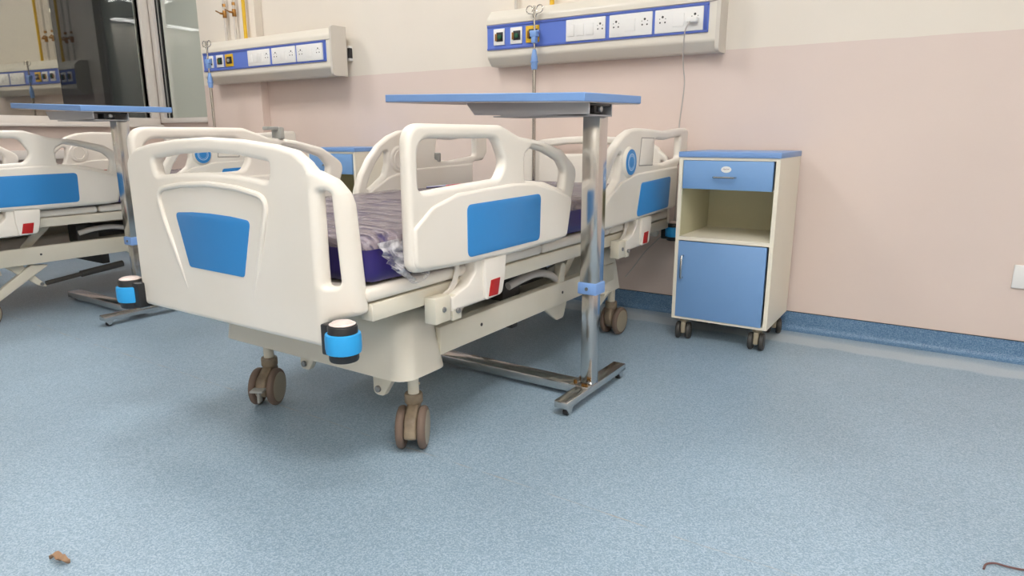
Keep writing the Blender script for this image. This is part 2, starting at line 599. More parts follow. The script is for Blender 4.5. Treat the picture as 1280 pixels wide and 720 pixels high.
# ================================================================== the room
X0, X1, Y0, Y1 = ROOM
structure(MB().box(X0 - .07, X1 + .3, Y0 - .3, Y1 + .07, -0.1, 0.0).build('floor', M['floor'], smooth=False))
structure(MB().box(X0 - .07, X1 + .3, Y0 - .3, Y1 + .07, CEIL, CEIL + 0.1).build('ceiling', M['ceiling'], smooth=False))
WZ0, WZ1 = 1.035, 2.55            # window opening heights
BWX0, BWX1 = -5.27, -4.615        # window opening in the back wall
LWY0, LWY1 = -2.6, -0.10          # window opening in the left wall
w = MB()
w.box(X0 - .07, X1 + .3, 0, .07, 0, WZ0).box(X0 - .07, X1 + .3, 0, .07, WZ1, CEIL)
w.box(X0, BWX0, 0, .07, WZ0, WZ1).box(BWX1, X1 + .3, 0, .07, WZ0, WZ1)
structure(w.build('wall_back', M['wall'], smooth=False))
w = MB()
w.box(X0 - .07, X0, Y0 - .3, 0, 0, WZ0).box(X0 - .07, X0, Y0 - .3, 0, WZ1, CEIL)
w.box(X0 - .07, X0, Y0 - .3, LWY0, WZ0, WZ1).box(X0 - .07, X0, LWY1, 0, WZ0, WZ1)
structure(w.build('wall_left', M['wall'], smooth=False))
structure(MB().box(X1, X1 + .3, Y0 - .3, 0, 0, CEIL).build('wall_right', M['wall'], smooth=False))
structure(MB().box(X0, X1, Y0 - .3, Y0, 0, CEIL).build('wall_front', M['wall'], smooth=False))
# shallow pilaster between the window and the first bed bay
structure(MB().box(BWX1 + .004, -3.935, -.06, 0.02, 0, CEIL).build('trim_1', M['wall'], smooth=False))
# white cable trunking under the left window
structure(MB().box(X0, X0 + .05, -2.9, -.06, .725, .79, .004).build('trim_2', M['frame']))


# coved vinyl skirting, 85 mm high
def cove_profile(h=0.085, r=0.03, t=0.004):
    pts = [(0, h), (t, h), (t, r + t)]
    for k in range(1, 7):
        a = k / 6 * PI / 2
        pts.append((t + r - r * math.cos(a), t + r - r * math.sin(a) - t + 0.0005))
    pts += [(t + r, -.002), (0, -.002)]
    return pts


bb = MB()
bb.prism(cove_profile(), lambda u, v, w: (w, -u, v), -3.935, X1)
structure(bb.build('baseboard_back', M['cove']))
bb = MB()
bb.prism(cove_profile(), lambda u, v, w: (w, -.06 - u, v), BWX1, -3.935)
structure(bb.build('baseboard_pilaster', M['cove']))
bb = MB()
bb.prism(cove_profile(), lambda u, v, w: (X0 + u, w, v), Y0, 0)
structure(bb.build('baseboard_left', M['cove']))
bb = MB()
bb.box(-3.935, X1, -.0045, 0, .085, .0875)
structure(bb.build('trim_3', M['seal'], smooth=False))


# windows -----------------------------------------------------------
def bar(parent, name, m, *b, bev=.003):
    return MB().box(*b, bev).build(name, m, parent)


# window_1: left wall (plane x = X0)
w1 = bpy.data.objects.new('window_1', None); COL.objects.link(w1); structure(w1)
fx0, fx1 = X0 - .06, X0 + .025
bar(w1, 'window_frame', M['frame'], fx0, fx1, LWY0 - .03, LWY1 + .07, WZ0 - .055, WZ0)
bar(w1, 'window_frame', M['frame'], fx0, fx1, LWY0 - .03, LWY1 + .07, WZ1, WZ1 + .05)
bar(w1, 'window_frame', M['frame'], fx0, fx1, LWY1, LWY1 + .07, WZ0, WZ1)
bar(w1, 'window_frame', M['frame'], fx0, fx1, LWY0 - .03, LWY0 + .03, WZ0, WZ1)
bar(w1, 'window_sill', M['frame'], X0, X0 + .07, LWY0 - .05, -.03, WZ0 - .075, WZ0 - .055)
split = -.735
g = MB().box(-.003, .003, -(split - LWY0), 0, WZ0, WZ1).build('pane', M['glass_coated'], w1, smooth=False)
g.location = (X0 - .02, split, 0); g.rotation_euler = (0, 0, math.radians(3.1))
g = MB().box(-.003, .003, split + .003, LWY1, WZ0, WZ1).build('pane', M['glass_clear'], w1, smooth=False)
g.location = (X0 - .02, 0, 0)
# window_2: back wall beside the corner
w2 = bpy.data.objects.new('window_2', None); COL.objects.link(w2); structure(w2)
bar(w2, 'window_frame', M['frame'], X0 + .02, BWX1 + .0, -.025, .06, WZ0 - .04, WZ0)
bar(w2, 'window_frame', M['frame'], X0 + .02, BWX1 + .0, -.025, .06, WZ1, WZ1 + .05)
bar(w2, 'window_frame', M['frame'], X0 + .02, BWX0 + .0, -.025, .06, WZ0, WZ1)
bar(w2, 'window_frame', M['frame'], BWX1 - .012, BWX1 + .003, -.012, .06, WZ0, WZ1)
for k in range(3):
    bar(w2, 'sash_seal', M['seal'] if k != 1 else M['grey_plastic'], BWX0 + .002 + k * .022, BWX0 + .012 + k * .022, .0, .012, WZ0, WZ1, bev=.001)
g = MB().box(BWX0 + .07, BWX1 - .012, -.003, .003, WZ0, WZ1).build('pane', M['glass_grey'], w2, smooth=False)
g.location = (0, .012, 0)

# ceiling lights ------------------------------------------------------
first = None
for i, (lx, ly) in enumerate(CEILING_LIGHTS):
    names = ['over the left bed', 'over the near bed', 'over the open floor right of the locker',
             'behind the viewer on the window side', 'straight over the floor in front of the footboard', 'behind the viewer in the middle bay']
    t = thing('ceiling_light', 'square white ceiling light panel ' + names[i], 'ceiling light', (lx, ly, CEIL), 'ceiling light panels')
    MB().box(-.32, .32, -.32, .32, -.035, -.001, .004).build('housing', M['white'], t)
    MB().box(-.29, .29, -.29, .29, -.041, -.034).build('diffuser', M['diffuser'], t, smooth=False)
t = thing('ceiling_light', 'long white ceiling light strip at the far right, seen mirrored in the window glass', 'ceiling light', (2.02, -4.35, CEIL))
MB().box(-.2, .2, -.88, .88, -.035, -.001, .004).build('housing', M['white'], t)
MB().box(-.17, .17, -.85, .85, -.041, -.034).build('diffuser', M['diffuser'], t, smooth=False)


# ================================================================== hospital bed
XC, YC = -1.297, -1.13
ORG = (XC, YC, 0)
BOARD_Y = -2.21

# end board outline in (u, z); u across the bed
half_top = [(0, .885, 0), (.14, .8795, 0), (.262, .868, .02), (.335, .855, .03), (.376, .830, .015), (.39, .812, .006)]
wing = [(.398, .809, 0), (.430, .790, .03), (.448, .760, .02), (.454, .735, 0), (.466, .475, .012), (.402, .458, .012), (.395, .398, .02)]
right = half_top + wing
board_poly = right + [(-u, z, r) for u, z, r in reversed(right[1:])]
board_outer = fillet(board_poly)
slot = fillet([(0, .8475, 0), (.13, .8415, 0), (.25, .827, .012), (.242, .782, .016), (.127, .793, 0), (0, .797, 0),
               (-.127, .793, 0), (-.242, .782, .016), (-.25, .827, .012), (-.13, .8415, 0)])
vslot = fillet([(.397, .768, .013), (.422, .764, .013), (.431, .545, .013), (.398, .541, .013)])
vslot_l = [(-u, z) for u, z in vslot]


def bend(u, back=.058):
    a = max(0.0, abs(u) - .378)
    return back * min(1.0, a / .085) * (0.6 + 0.4 * min(1.0, a / .085))


def make_board(root, name, y, sgn):
    """sgn=-1: outer face looks towards -y (foot); +1: towards +y (head)."""
    xc = XC - .014 if sgn < 0 else XC
    fn = lambda u, v, w: (xc + u, y - sgn * bend(u) + sgn * (w - .018), v)
    b = MB()
    b.plate(board_outer, [slot, vslot, vslot_l], .036, .013, fn, 4,
            cuts=[s * c for c in (.378, .395, .41, .43, .45) for s in (-1, 1)])
    ridge = fillet([(-.142, .475), (-.205, .64), (-.240, .744, .035), (-.12, .762, .05), (0, .768, .05), (.12, .762, .05), (.240, .744, .035), (.205, .64), (.142, .475), (0, .3)])
    ridge = [p for p in ridge if p[1] > .40]
    rp = []
    for (u, v) in ridge:
        sink = max(0.0, min(1.0, (.56 - v) / .09))
        rp.append((xc + u, y + sgn * (.0012 - .009 * sink), v))
    b.tube(rp, .0075, 10)
    o = b.build(name, M['plastic'], root, ORG, 35)
    even_normals(o)
    blue = fillet([(0, .692, 0), (.085, .690, 0), (.163, .684, .014), (.120, .537, .012), (-.118, .540, .012), (-.16, .686, .014), (-.08, .691, 0)])
    b = MB()
    b.plate(blue, [], .003, .0008, lambda u, v, w: (xc + u, y + sgn * (w + .0004), v), 1)
    tag(b.build('decal_panel', M['blue'], o, ORG), 'bright blue tapered inlay panel on the ivory end board')
    # bumper column bracket under each wing
    return o


def make_bumper(root, x, y, z, back):
    p = MB()
    sx = 1 if x < XC else -1
    p.box(min(x, x + sx * .062), max(x, x + sx * .062), y - .012, y + .034, z - .037, z + .037, .004)
    p.cyl((x, y, z - .043), (x, y, z + .043), .034, n=24, bev=.005)
    o = p.build('corner_bumper', M['black'], root, ORG)
    b = MB().lathe([(.0345, -.024), (.040, -.022), (.0415, -.012), (.0415, .012), (.040, .022), (.0345, .024)], Matrix.Translation((x, y, z)), 24)
    tag(b.build('bumper_roller', M['bumper_blue'], o, ORG), 'sky blue rubber bumper ring')
    MB().cyl((x, y, z + .0425), (x, y, z + .049), .030, .024, 24, .002).build('bumper_cap', M['cap'], o, ORG)
    return o


# side rails: outlines in (y, z) as on the bed's right side
foot_out = fillet([(-2.024, .556, .035), (-2.024, .80, 0), (-2.024, .916, .075), (-1.63, .916, .06), (-1.53, .884, .08), (-1.40, .870, .1), (-1.275, .842, .08), (-1.165, .775, .05), (-1.205, .68, .04), (-1.238, .55, .014), (-1.28, .545, .02), (-1.60, .540, 0), (-1.85, .547, 0)], 8)
foot_h1 = fillet([(-1.988, .752, .02), (-1.988, .880, .05), (-1.655, .880, .04), (-1.612, .81, .05), (-1.645, .768, .03), (-1.84, .760, .05)], 8)
foot_h2 = fillet([(-1.506, .756, .012), (-1.508, .83, .03), (-1.468, .852, .02), (-1.38, .836, .05), (-1.285, .805, .04), (-1.252, .77, .025), (-1.266, .712, .012), (-1.385, .744, .05)], 8)
foot_low = fillet([(-2.016, .562, .03), (-2.016, .668, .02), (-1.945, .716, .06), (-1.84, .742, .05), (-1.58, .752, .05), (-1.46, .745, .05), (-1.33, .718, .05), (-1.214, .682, .02), (-1.246, .556, .012), (-1.28, .551, .02), (-1.60, .546, 0), (-1.85, .553, 0)], 8)
foot_blue = fillet([(-1.808, .566, .02), (-1.808, .708, .02), (-1.428, .711, .02), (-1.434, .567, .02)])
head_out = fillet([(-.970, .535, .03), (-1.022, .60, .03), (-1.006, .665, .05), (-.978, .724, .06), (-.930, .790, .06), (-.868, .848, .06), (-.80, .887, .06), (-.73, .909, .06), (-.65, .916, .06), (-.55, .914, .08), (-.35, .905, .06), (-.14, .920, .02), (-.052, .920, .03), (-.056, .80, .01), (-.092, .76, .01), (-.178, .754, .012), (-.190, .556, .015)], 8)
head_h1 = fillet([(-.956, .652, .012), (-.922, .722, .05), (-.880, .778, .05), (-.834, .820, .02), (-.812, .818, .01), (-.818, .765, .03), (-.838, .718, .03), (-.895, .682, .05)], 8)
head_h2 = fillet([(-.470, .872, .016), (-.35, .866, .03), (-.158, .884, .014), (-.158, .785, .02), (-.37, .765, .03), (-.49, .775, .016)], 8)
head_low = fillet([(-.98, .541, .03), (-1.005, .60, .02), (-.92, .662, .04), (-.812, .712, .04), (-.67, .738, .05), (-.19, .749, .012), (-.196, .562, .012)], 8)
head_blue = fillet([(-.662, .560, .02), (-.622, .697, .02), (-.285, .706, .016), (-.302, .570, .016)])


def make_rail(root, kind, side):
    s = 1 if side == 'right' else -1
    xo = XC + .512 if s > 0 else XC - .563      # outer face
    sh = 0.0 if s > 0 else (-.10 if kind == 'foot' else -.20)
    fn = lambda u, v, w: (xo + s * (w - .024), u + sh, v)
    b = MB()
    if kind == 'foot':
        b.plate(foot_out, [foot_h1, foot_h2], .036, .014, fn, 4)
        b.plate(foot_low, [], .048, .010, fn, 3)
    else:
        b.plate(head_out, [head_h1, head_h2], .036, .014, fn, 4)
        b.plate(head_low, [], .048, .010, fn, 3)
        # raised ring that carries the angle dial
        b.lathe([(0, .012), (.052, .012), (.060, .006), (.064, -.004), (.064, -.02), (.060, -.034), (.052, -.040), (0, -.040)],
                Matrix(((0, 0, s, xo - s * .008), (0, 1, 0, -.743 + sh), (1 if s < 0 else -1, 0, 0, .784), (0, 0, 0, 1))) , 32)
    o = b.build('side_rail', M['plastic'], root, ORG, 35)
    even_normals(o)
    fd = lambda u, v, w: (xo + s * (w + .0006), u + sh, v)
    if kind == 'foot':
        d = MB(); d.plate(foot_blue, [], .003, .0008, fd, 1)
        tag(d.build('decal_panel', M['blue'], o, ORG), 'bright blue rectangular inlay panel')
    else:
        d = MB(); d.plate(head_blue, [], .003, .0008, fd, 1)
        tag(d.build('decal_panel', M['blue'], o, ORG), 'bright blue slanted inlay panel')
        if s > 0:
            q = Matrix.Rotation(PI / 2, 4, 'Y'); q.translation = (xo + .0045, -.743 + sh, .784)
        else:
            q = Matrix.Rotation(-PI / 2, 4, 'Y'); q.translation = (xo - .0045, -.743 + sh, .784)
        MB().lathe([(0, -.002), (.050, -.002), (.050, .001), (.048, .0016), (0, .0016)], q, 36).build('angle_dial', M['blue'], o, ORG)
        pr = MB()
        pr.lathe([(.030, .0016), (.0335, .0016), (.0335, .0023), (.030, .0023), (.030, .0016)], q, 36)
        for k in range(24):
            a = 2 * PI * k / 24
            c, sn = math.cos(a), math.sin(a)
            pts = [(r_ * c - t_ * sn, r_ * sn + t_ * c) for r_, t_ in ((.022, -.0012), (.027, -.0012), (.027, .0012), (.022, .0012))]
            pr.prism(pts, lambda u, v, w: tuple(q @ Vector((u, v, w))), .0016, .0022)
        pr.build('dial_marking', M['dial_print'], o, ORG)
        ir = MB()
        ir.tube([(xo - s * .048, -.743 + sh + .034 * math.cos(2 * PI * k / 28), .784 + .040 * math.sin(2 * PI * k / 28)) for k in range(28)], .0035, 6, closed=True)
        ir.build('inner_ring', M['plastic'], o, ORG)
        kp = fillet([(-.626, .879, .004), (-.489, .877, .004), (-.497, .762, .004), (-.644, .765, .004)])
        kin = fillet([(-.622, .875, .004), (-.493, .873, .004), (-.501, .766, .004), (-.640, .769, .004)])
        g_ = MB()
        g_.plate(kp, [], .006, .0005, lambda u, v, w: (xo + s * (w - .0072), u + sh, v), 1)
        g_.build('keypad_recess', M['groove'], o, ORG)
        kk = MB(); kk.plate(kin, [], .006, .0008, lambda u, v, w: (xo + s * (w - .0064), u + sh, v), 1)
        kk.build('keypad_cover', M['plastic'], o, ORG)
    return o, xo, s


def make_rail_bracket(root, xo, s, y0):
    """moulded hinge arm below a rail, red release label on its face; y0 = label centre."""
    dy = y0 + 1.668
    P = lambda pts: fillet([(u + dy, v, r) for u, v, r in pts])
    fn = lambda u, v, w: (xo - s * .040 + s * w, u, v)
    b = MB()
    b.plate(P([(-1.752, .548, 0), (-1.612, .548, 0), (-1.618, .49, .02), (-1.634, .434, .02), (-1.66, .426, .01), (-1.86, .424, .004), (-1.862, .466, .01), (-1.785, .486, .03), (-1.755, .515, .02)]),
            [], .05, .006, fn, 2)
    b.plate(P([(-1.722, .548, 0), (-1.612, .548, 0), (-1.618, .49, .02), (-1.634, .432, .02), (-1.715, .428, .008), (-1.722, .49, .01)]), [], .022, .005,
            lambda u, v, w: (xo - s * .016 + s * w, u, v), 2)
    b.tube([(xo - s * .045, -1.80 + dy, .548), (xo - s * .043, -1.803 + dy, .52), (xo - s * .042, -1.815 + dy, .495), (xo - s * .042, -1.84 + dy, .472), (xo - s * .042, -1.868 + dy, .462)], .011, 8, flat=.45)
    o = b.build('rail_bracket', M['plastic'], root, ORG, 35)
    lab = MB()
    lab.plate(P([(-1.694, .483, .002), (-1.648, .484, .002), (-1.660, .435, .002), (-1.706, .437, .002)]), [], .003, .0006, lambda u, v, w: (xo - s * .0048 + s * w, u, v), 1)
    tag(lab.build('release_label', M['red'], o, ORG), 'small red rectangular release label')
    for yy, zz in ((-1.90, .440), (-1.838, .424)):
        MB().cyl((xo - s * .03, yy + dy, zz), (xo - s * .008, yy + dy, zz), .0075, n=10, bev=.002).build('bolt', M['zinc'], o, ORG)
    pl = MB()
    pl.box(min(xo - s * .05, xo - s * .012), max(xo - s * .05, xo - s * .012), -1.935 + dy, -1.872 + dy, .405, .475, .002)
    pl.box(min(xo - s * .055, xo - s * .016), max(xo - s * .055, xo - s * .016), -1.858 + dy, -1.818 + dy, .398, .47, .003)
    pl.build('mounting_plate', M['steel_paint'], root, ORG)
    return o


def castor_parts(parent, loc, rz, pedal):
    """twin-wheel castor, 125 mm; local origin on floor below the stem, trailing along -y."""
    off = -.030
    c = bpy.data.objects.new('castor', None); COL.objects.link(c); c.empty_display_size = .05
    b = MB()
    # horn: central shell between the wheels
    horn = fillet([(-.062 + off, .050, .01), (-.05 + off, .10, .03), (-.012, .132, .01), (.016, .132, .01), (.03, .118, .02), (.034, .085, .03), (.028, .05, .02), (.006, .036, .01), (-.03 + off, .034, .01)])
    b.plate(horn, [], .036, .008, lambda u, v, w: (w, u, v), 2)
    b.lathe([(0, .126), (.024, .126), (.027, .130), (.027, .150), (.025, .156), (0, .156)], None, 20)
    me = b.mesh('castor', M['castor'])
    bpy.data.objects.remove(c)
    c = link('castor', me, parent, loc, (0, 0, rz))
    for s in (-1, 1):
        w_ = MB()
        q = Matrix.Rotation(PI / 2, 4, 'Y'); q.translation = (s * .031, off, .0625)
        w_.lathe([(.02, -.012), (.052, -.012), (.0595, -.009), (.0625, -.004), (.0625, .004), (.0595, .009), (.052, .012), (.02, .012)], q, 32)
        w_.build('wheel', M['tread'], c)
        h_ = MB()
        h_.lathe([(0, s * .015), (.030, s * .015), (.050, s * .0125), (.051, s * .009), (0, s * .009)], q, 32)
        h_.build('wheel_cover', M['hubcap'], c)
    if pedal:
        p_ = MB()
        p_.box(-.022, .022, off - .088, off - .05, .070, .077, .002)
        p_.box(-.004, .004, off - .075, off - .05, .03, .07, .002)
        p_.build('brake_pedal', M['grey_plastic'], c)
    s_ = MB().cyl((0, 0, .155), (0, 0, .26), .0165, n=18)
    s_.cyl((.0165 * .2, 0, .185), (.019, 0, .185), .004, n=8)
    s_.build('stem', M['steel_paint'], c)
    return c


def cover_mesh(y0, y1, root, name):
    """moulded end cover of the base frame: a hollow-looking shell, wider than the frame, rounded shoulders."""
    b = MB()
    hw0, hw1 = .408, .388
    t = bmesh.new()
    bmesh.ops.create_cube(t, size=1)
    for v in t.verts:
        top = v.co.z > 0
        hw = hw1 if top else hw0
        yy0, yy1 = (y0 + .02, y1 - .03) if top else (y0, y1)
        v.co = Vector((XC + (hw if v.co.x > 0 else -hw), yy1 if v.co.y > 0 else yy0, .415 if top else .232))
    ed = [e for e in t.edges if not all(v.co.z < .3 for v in e.verts)]
    bmesh.ops.bevel(t, geom=ed, offset=.05, segments=6, profile=.5, affect='EDGES')
    b.merge(t)
    return b.build(name, M['cover'], root, ORG, 50)


def make_bed():
    root = thing('hospital_bed', 'ivory hospital bed in the middle, blue end panel facing the viewer', 'hospital bed', ORG)
    make_board(root, 'footboard', BOARD_Y, -1)
    make_board(root, 'headboard', -.075, 1)
    make_bumper(root, XC - .445, -2.218, .428, .065)
    make_bumper(root, XC + .463, -2.218, .428, .065)
    make_bumper(root, XC - .463, -.085, .428, -.065)
    make_bumper(root, XC + .470, -.085, .428, -.065)
    for kind in ('foot', 'head'):
        for side in ('right', 'left'):
            o, xo, s = make_rail(root, kind, side)
            if kind == 'foot':
                make_rail_bracket(root, xo, s, -1.668 + (0 if s > 0 else -.07))
            else:
                make_rail_bracket(root, xo, s, -.53 + (0 if s > 0 else -.17))
            if side == 'left':
                cy = -1.572 if kind == 'foot' else -.66
                cz = .897 if kind == 'foot' else .785
                k_ = MB().box(xo - .003, xo + .047, cy - .011, cy + .011, cz - .022, cz + .022, .006)
                if kind == 'foot':
                    k_.box(xo + .005, xo + .04, cy - .055, cy - .008, cz + .012, cz + .024, .003)
                tag(k_.build('rail_clip', M['grey_plastic'], o, ORG), 'grey plastic clip round the rail')
    # deck: four sections, the foot one carries the mattress end
    for y0, y1 in ((-2.13, -1.33), (-1.32, -1.02), (-1.01, -.80), (-.79, -.16)):
        MB().box(XC - .455, XC + .462, y0, y1, .500, .535, .012, 3).build('deck_section', M['plastic'], root, ORG)
    # deck frame: two long rails and cross bars
    for s in (-1, 1):
        MB().box(XC + s * .44 - .02, XC + s * .44 + .02, -2.12, -.14, .452, .496, .003).build('deck_rail', M['steel_paint'], root, ORG)
    for y in (-2.10, -1.62, -1.15, -.62, -.16):
        MB().box(XC - .42, XC + .42, y - .02, y + .02, .455, .492, .003).build('cross_bar', M['steel_paint'], root, ORG)
    for y, sg in ((-2.12, -1), (-.15, 1)):
        for s in (-1, 1):
            MB().box(XC + s * .30 - .025, XC + s * .30 + .025, min(y, y + sg * .075), max(y, y + sg * .075), .44, .49, .003).build('board_post', M['steel_paint'], root, ORG)
            bx = XC + s * .33
            MB().box(bx - .02, bx + .02, min(y, y + sg * .07), max(y, y + sg * .07), .43, .485, .003).build('bumper_arm', M['steel_paint'], root, ORG)
    # base frame
    cover_mesh(-1.965, -1.765, root, 'end_cover')
    cover_mesh(-.745, -.53, root, 'end_cover')
    for s in (-1, 1):
        x = XC + s * .385
        MB().box(x - .018, x + .018, -1.80, -.62, .268, .352, .004).build('base_beam', M['steel_paint'], root, ORG)
        for yy in (-1.60, -1.08):
            MB().cyl((x + s * .017, yy, .312), (x + s * .0195, yy, .312), .0055, n=10).build('bolt', M['dark'], root, ORG)
    MB().box(XC - .39, XC + .39, -1.72, -.80, .300, .306).build('base_tray', M['steel_paint'], root, ORG)
    # lift gear between base and deck
    for y in (-1.55, -.86):
        for s in (-1, 1):
            x = XC + s * .33
            MB().plate(fillet([(y - .16, .30, .02), (y - .11, .30, .02), (y + .06, .46, .02), (y + .01, .47, .02)]), [], .012, .002, lambda u, v, w: (x + w, u, v), 1).build('lift_arm', M['steel_paint'], root, ORG)
    for x, y0, y1 in ((XC - .12, -1.75, -1.15), (XC + .30, -1.38, -.85)):
        m_ = MB().cyl((x, y0, .39), (x, y0 + .3, .39), .038, n=18, bev=.006)
        m_.box(x - .05, x + .05, y0 - .02, y0 + .09, .335, .43, .008)
        a_ = m_.build('actuator', M['dark'], root, ORG)
        MB().cyl((x, y0 + .3, .39), (x, y1, .41), .014, n=14).build('actuator_rod', M['thin_chrome'], a_, ORG)
    # cable conduit loop and pivot lug, seen between deck and beam
    MB().tube(smooth_path([(XC + .37, -1.40, .392), (XC + .385, -1.33, .408), (XC + .385, -1.24, .410), (XC + .385, -1.15, .390), (XC + .38, -1.08, .352), (XC + .375, -1.06, .33)]), .014, 10).build('cable_conduit', M['cable'], root, ORG)
    MB().plate(fillet([(-1.105, .345, .004), (-1.06, .345, .004), (-1.05, .42, .02), (-1.085, .425, .02)]), [], .03, .004, lambda u, v, w: (XC + .385 + w, u, v), 2).build('pivot_lug', M['steel_paint'], root, ORG)
    MB().tube([(XC + .40, -1.88, .455), (XC + .30, -1.84, .43), (XC + .2, -1.7, .42), (XC + .12, -1.6, .42)], .007, 8).build('control_cable', M['dark'], root, ORG)
    # central tie bar with hinge lugs hanging below the covers
    for x, y in ((XC - .095, -1.87), (XC + .262, -1.90), (XC - .25, -.66), (XC + .35, -.70)):
        sg = 1
        lug = MB()
        lug.plate(fillet([(x - .028, .245, .002), (x + .075, .245, .002), (x + .012, .150, .018), (x - .028, .150, .024)]), [], .02, .003, lambda u, v, w: (u, y + w, v), 2)
        o = lug.build('hinge_lug', M['steel_paint'], root, ORG)
        MB().cyl((x - .006, y - .018, .170), (x - .006, y + .014, .170), .010, n=12, bev=.002).build('bolt', M['zinc'], o, ORG)
    MB().plate(fillet([(-1.19, .272, .004), (-1.00, .272, .004), (-1.03, .20, .02), (-1.08, .20, .02)]), [], .014, .003, lambda u, v, w: (XC + .375 + w, u, v), 2).build('hinge_lug', M['steel_paint'], root, ORG)
    # diagonal leg strut and gas strut under the base
    MB().box(XC - .3, XC + .3, -1.27, -1.23, .20, .275, .004).build('under_bar', M['dark'], root, ORG)
    # castors
    castor_parts(root, (.338, -.722, 0), math.radians(32), False)
    castor_parts(root, (-.290, -.745, 0), math.radians(29), True)
    castor_parts(root, (.352, .600, 0), math.radians(177), False)
    castor_parts(root, (-.32, .595, 0), math.radians(-20), False)
    return root


bed = make_bed()
bed_left = copy_tree(bed)
bed_left.location = (XC - 2.60, YC - .165, 0)
xs = XC + .33      # leg linkage in view below the left bed's base frame
g_ = MB().cyl((xs, -1.57, .150), (xs, -1.37, .172), .012, n=12).cyl((xs, -1.40, .169), (xs, -1.18, .192), .018, n=12)
g_.build('gas_strut', M['dark'], bed_left, ORG)
lg = MB().plate(fillet([(-1.615, .150, .02), (-1.57, .132, .02), (-1.68, .275, .004), (-1.76, .275, .004)]), [], .02, .003, lambda u, v, w: (xs + .02 + w, u, v), 2)
lg = lg.build('strut_lug', M['steel_paint'], bed_left, ORG)
MB().cyl((xs + .028, -1.60, .155), (xs + .034, -1.60, .155), .009, n=12).build('bolt', M['zinc'], lg, ORG)
MB().plate(fillet([(-1.93, .055, .02), (-1.89, .045, .02), (-1.56, .250, .004), (-1.64, .262, .004)]), [], .03, .004, lambda u, v, w: (xs + .03 + w, u, v), 2).build('leg_arm', M['steel_paint'], bed_left, ORG)
next(c for c in bed_left.children if c.name.startswith('castor')).location.x += .055
tag(bed_left, 'ivory hospital bed cut off by the left edge, blue rail panel in view')


# ------------------------------------------------------------------ mattresses in plastic wrap
def make_mattress():
    x0, x1, y0, y1, z0, z1 = XC - .445, XC + .455, -2.125, -.19, .536, .655
    root = thing('mattress', 'violet mattress in wrinkled clear plastic on the middle bed', 'mattress', ORG)

    def body(grow, amp, seed, zmin):
        b = bmesh.new()
        nx, ny, nz = 46, 90, 10
        def P(i, j, k):
            u, v, w = i / nx, j / ny, k / nz
            p = Vector((x0 + (x1 - x0) * u, y0 + (y1 - y0) * v, zmin + (z1 - zmin) * w))
            # rounded long edges
            c = Vector((min(max(p.x, x0 + .035), x1 - .035), min(max(p.y, y0 + .035), y1 - .035), min(max(p.z, zmin + .03), z1 - .035)))
            d = p - c
            if d.length > 1e-6:
                m_ = max(abs(d.x), abs(d.y), abs(d.z))
                p = c + d.normalized() * (m_ + grow)
            q = Vector((p.x * 2.2, p.y * 9.0, p.z * 7 + seed))
            n1 = noise.noise(q) + .5 * noise.noise(q * 2.3 + Vector((5, 1, 2)))
            q2 = Vector((p.x * 7, p.y * 2.5, p.z * 5 + seed + 9))
            n2 = noise.noise(q2)
            disp = amp * (n1 + .6 * n2)
            nrm = (p - c).normalized() if (p - c).length > 1e-6 else Vector((0, 0, 1))
            return p + nrm * disp
        grid = {}
        def V(i, j, k):
            key = (i, j, k)
            if key not in grid:
                grid[key] = b.verts.new(P(i, j, k))
            return grid[key]
        for i in range(nx):
            for j in range(ny):
                b.faces.new([V(i, j, nz), V(i + 1, j, nz), V(i + 1, j + 1, nz), V(i, j + 1, nz)])
        for k in range(nz):
            for i in range(nx):
                b.faces.new([V(i, 0, k), V(i + 1, 0, k), V(i + 1, 0, k + 1), V(i, 0, k + 1)])
                b.faces.new([V(i + 1, ny, k), V(i, ny, k), V(i, ny, k + 1), V(i + 1, ny, k + 1)])
            for j in range(ny):
                b.faces.new([V(0, j + 1, k), V(0, j, k), V(0, j, k + 1), V(0, j + 1, k + 1)])
                b.faces.new([V(nx, j, k), V(nx, j + 1, k), V(nx, j + 1, k + 1), V(nx, j, k + 1)])
        return b
    m_ = MB(); m_.bm.free(); m_.bm = body(0, .002, 0, z0)
    m_.build('cover', M['violet'], root, ORG, 180)
    m_ = MB(); m_.bm.free(); m_.bm = body(.004, .005, 3, z1 - .030)
    m_.build('plastic_wrap', M['film'], root, ORG, 180)
    # loose corner of film hanging over the foot end's right side
    fl = MB()
    nu, nv = 16, 16
    gr = []
    for i in range(nu + 1):
        row = []
        for j in range(nv + 1):
            u, v = i / nu, j / nv
            y = -2.10 + .20 * u + .03 * v
            x = x1 + .012 + .012 * v + .016 * noise.noise(Vector((u * 6 + v * 3, v * 5 - u * 2, 1))) * (.3 + v) + .008 * abs(noise.noise(Vector((u * 15, v * 13, 4))))
            z = .640 + .008 * u - (.105 + .02 * math.sin(u * 3)) * v * (1 - abs(u - .45) * .9)
            row.append(fl.bm.verts.new((x, y, z)))
        gr.append(row)
    for i in range(nu):
        for j in range(nv):
            fl.bm.faces.new([gr[i][j], gr[i + 1][j], gr[i + 1][j + 1], gr[i][j + 1]])
    tag(fl.build('plastic_flap', M['flap'], root, ORG, 30), 'loose crumpled corner of clear film')
    # folded printed tape near the head end
    tp = MB()
    tp.tube([(XC - .30, -1.02, .672), (XC - .24, -.98, .678), (XC - .17, -.96, .684), (XC - .08, -.93, .682), (XC + .02, -.91, .676)], .009, 6, flat=.6)
    tp.build('tape', M['violet'], root, ORG)
    tr = MB()
    tr.tube([(XC - .22, -.985, .680), (XC - .17, -.97, .687), (XC - .14, -.962, .687)], .005, 6, flat=.6)
    tag(tr.build('tape', M['red'], root, ORG), 'red printed strip on the wrap')
    return root


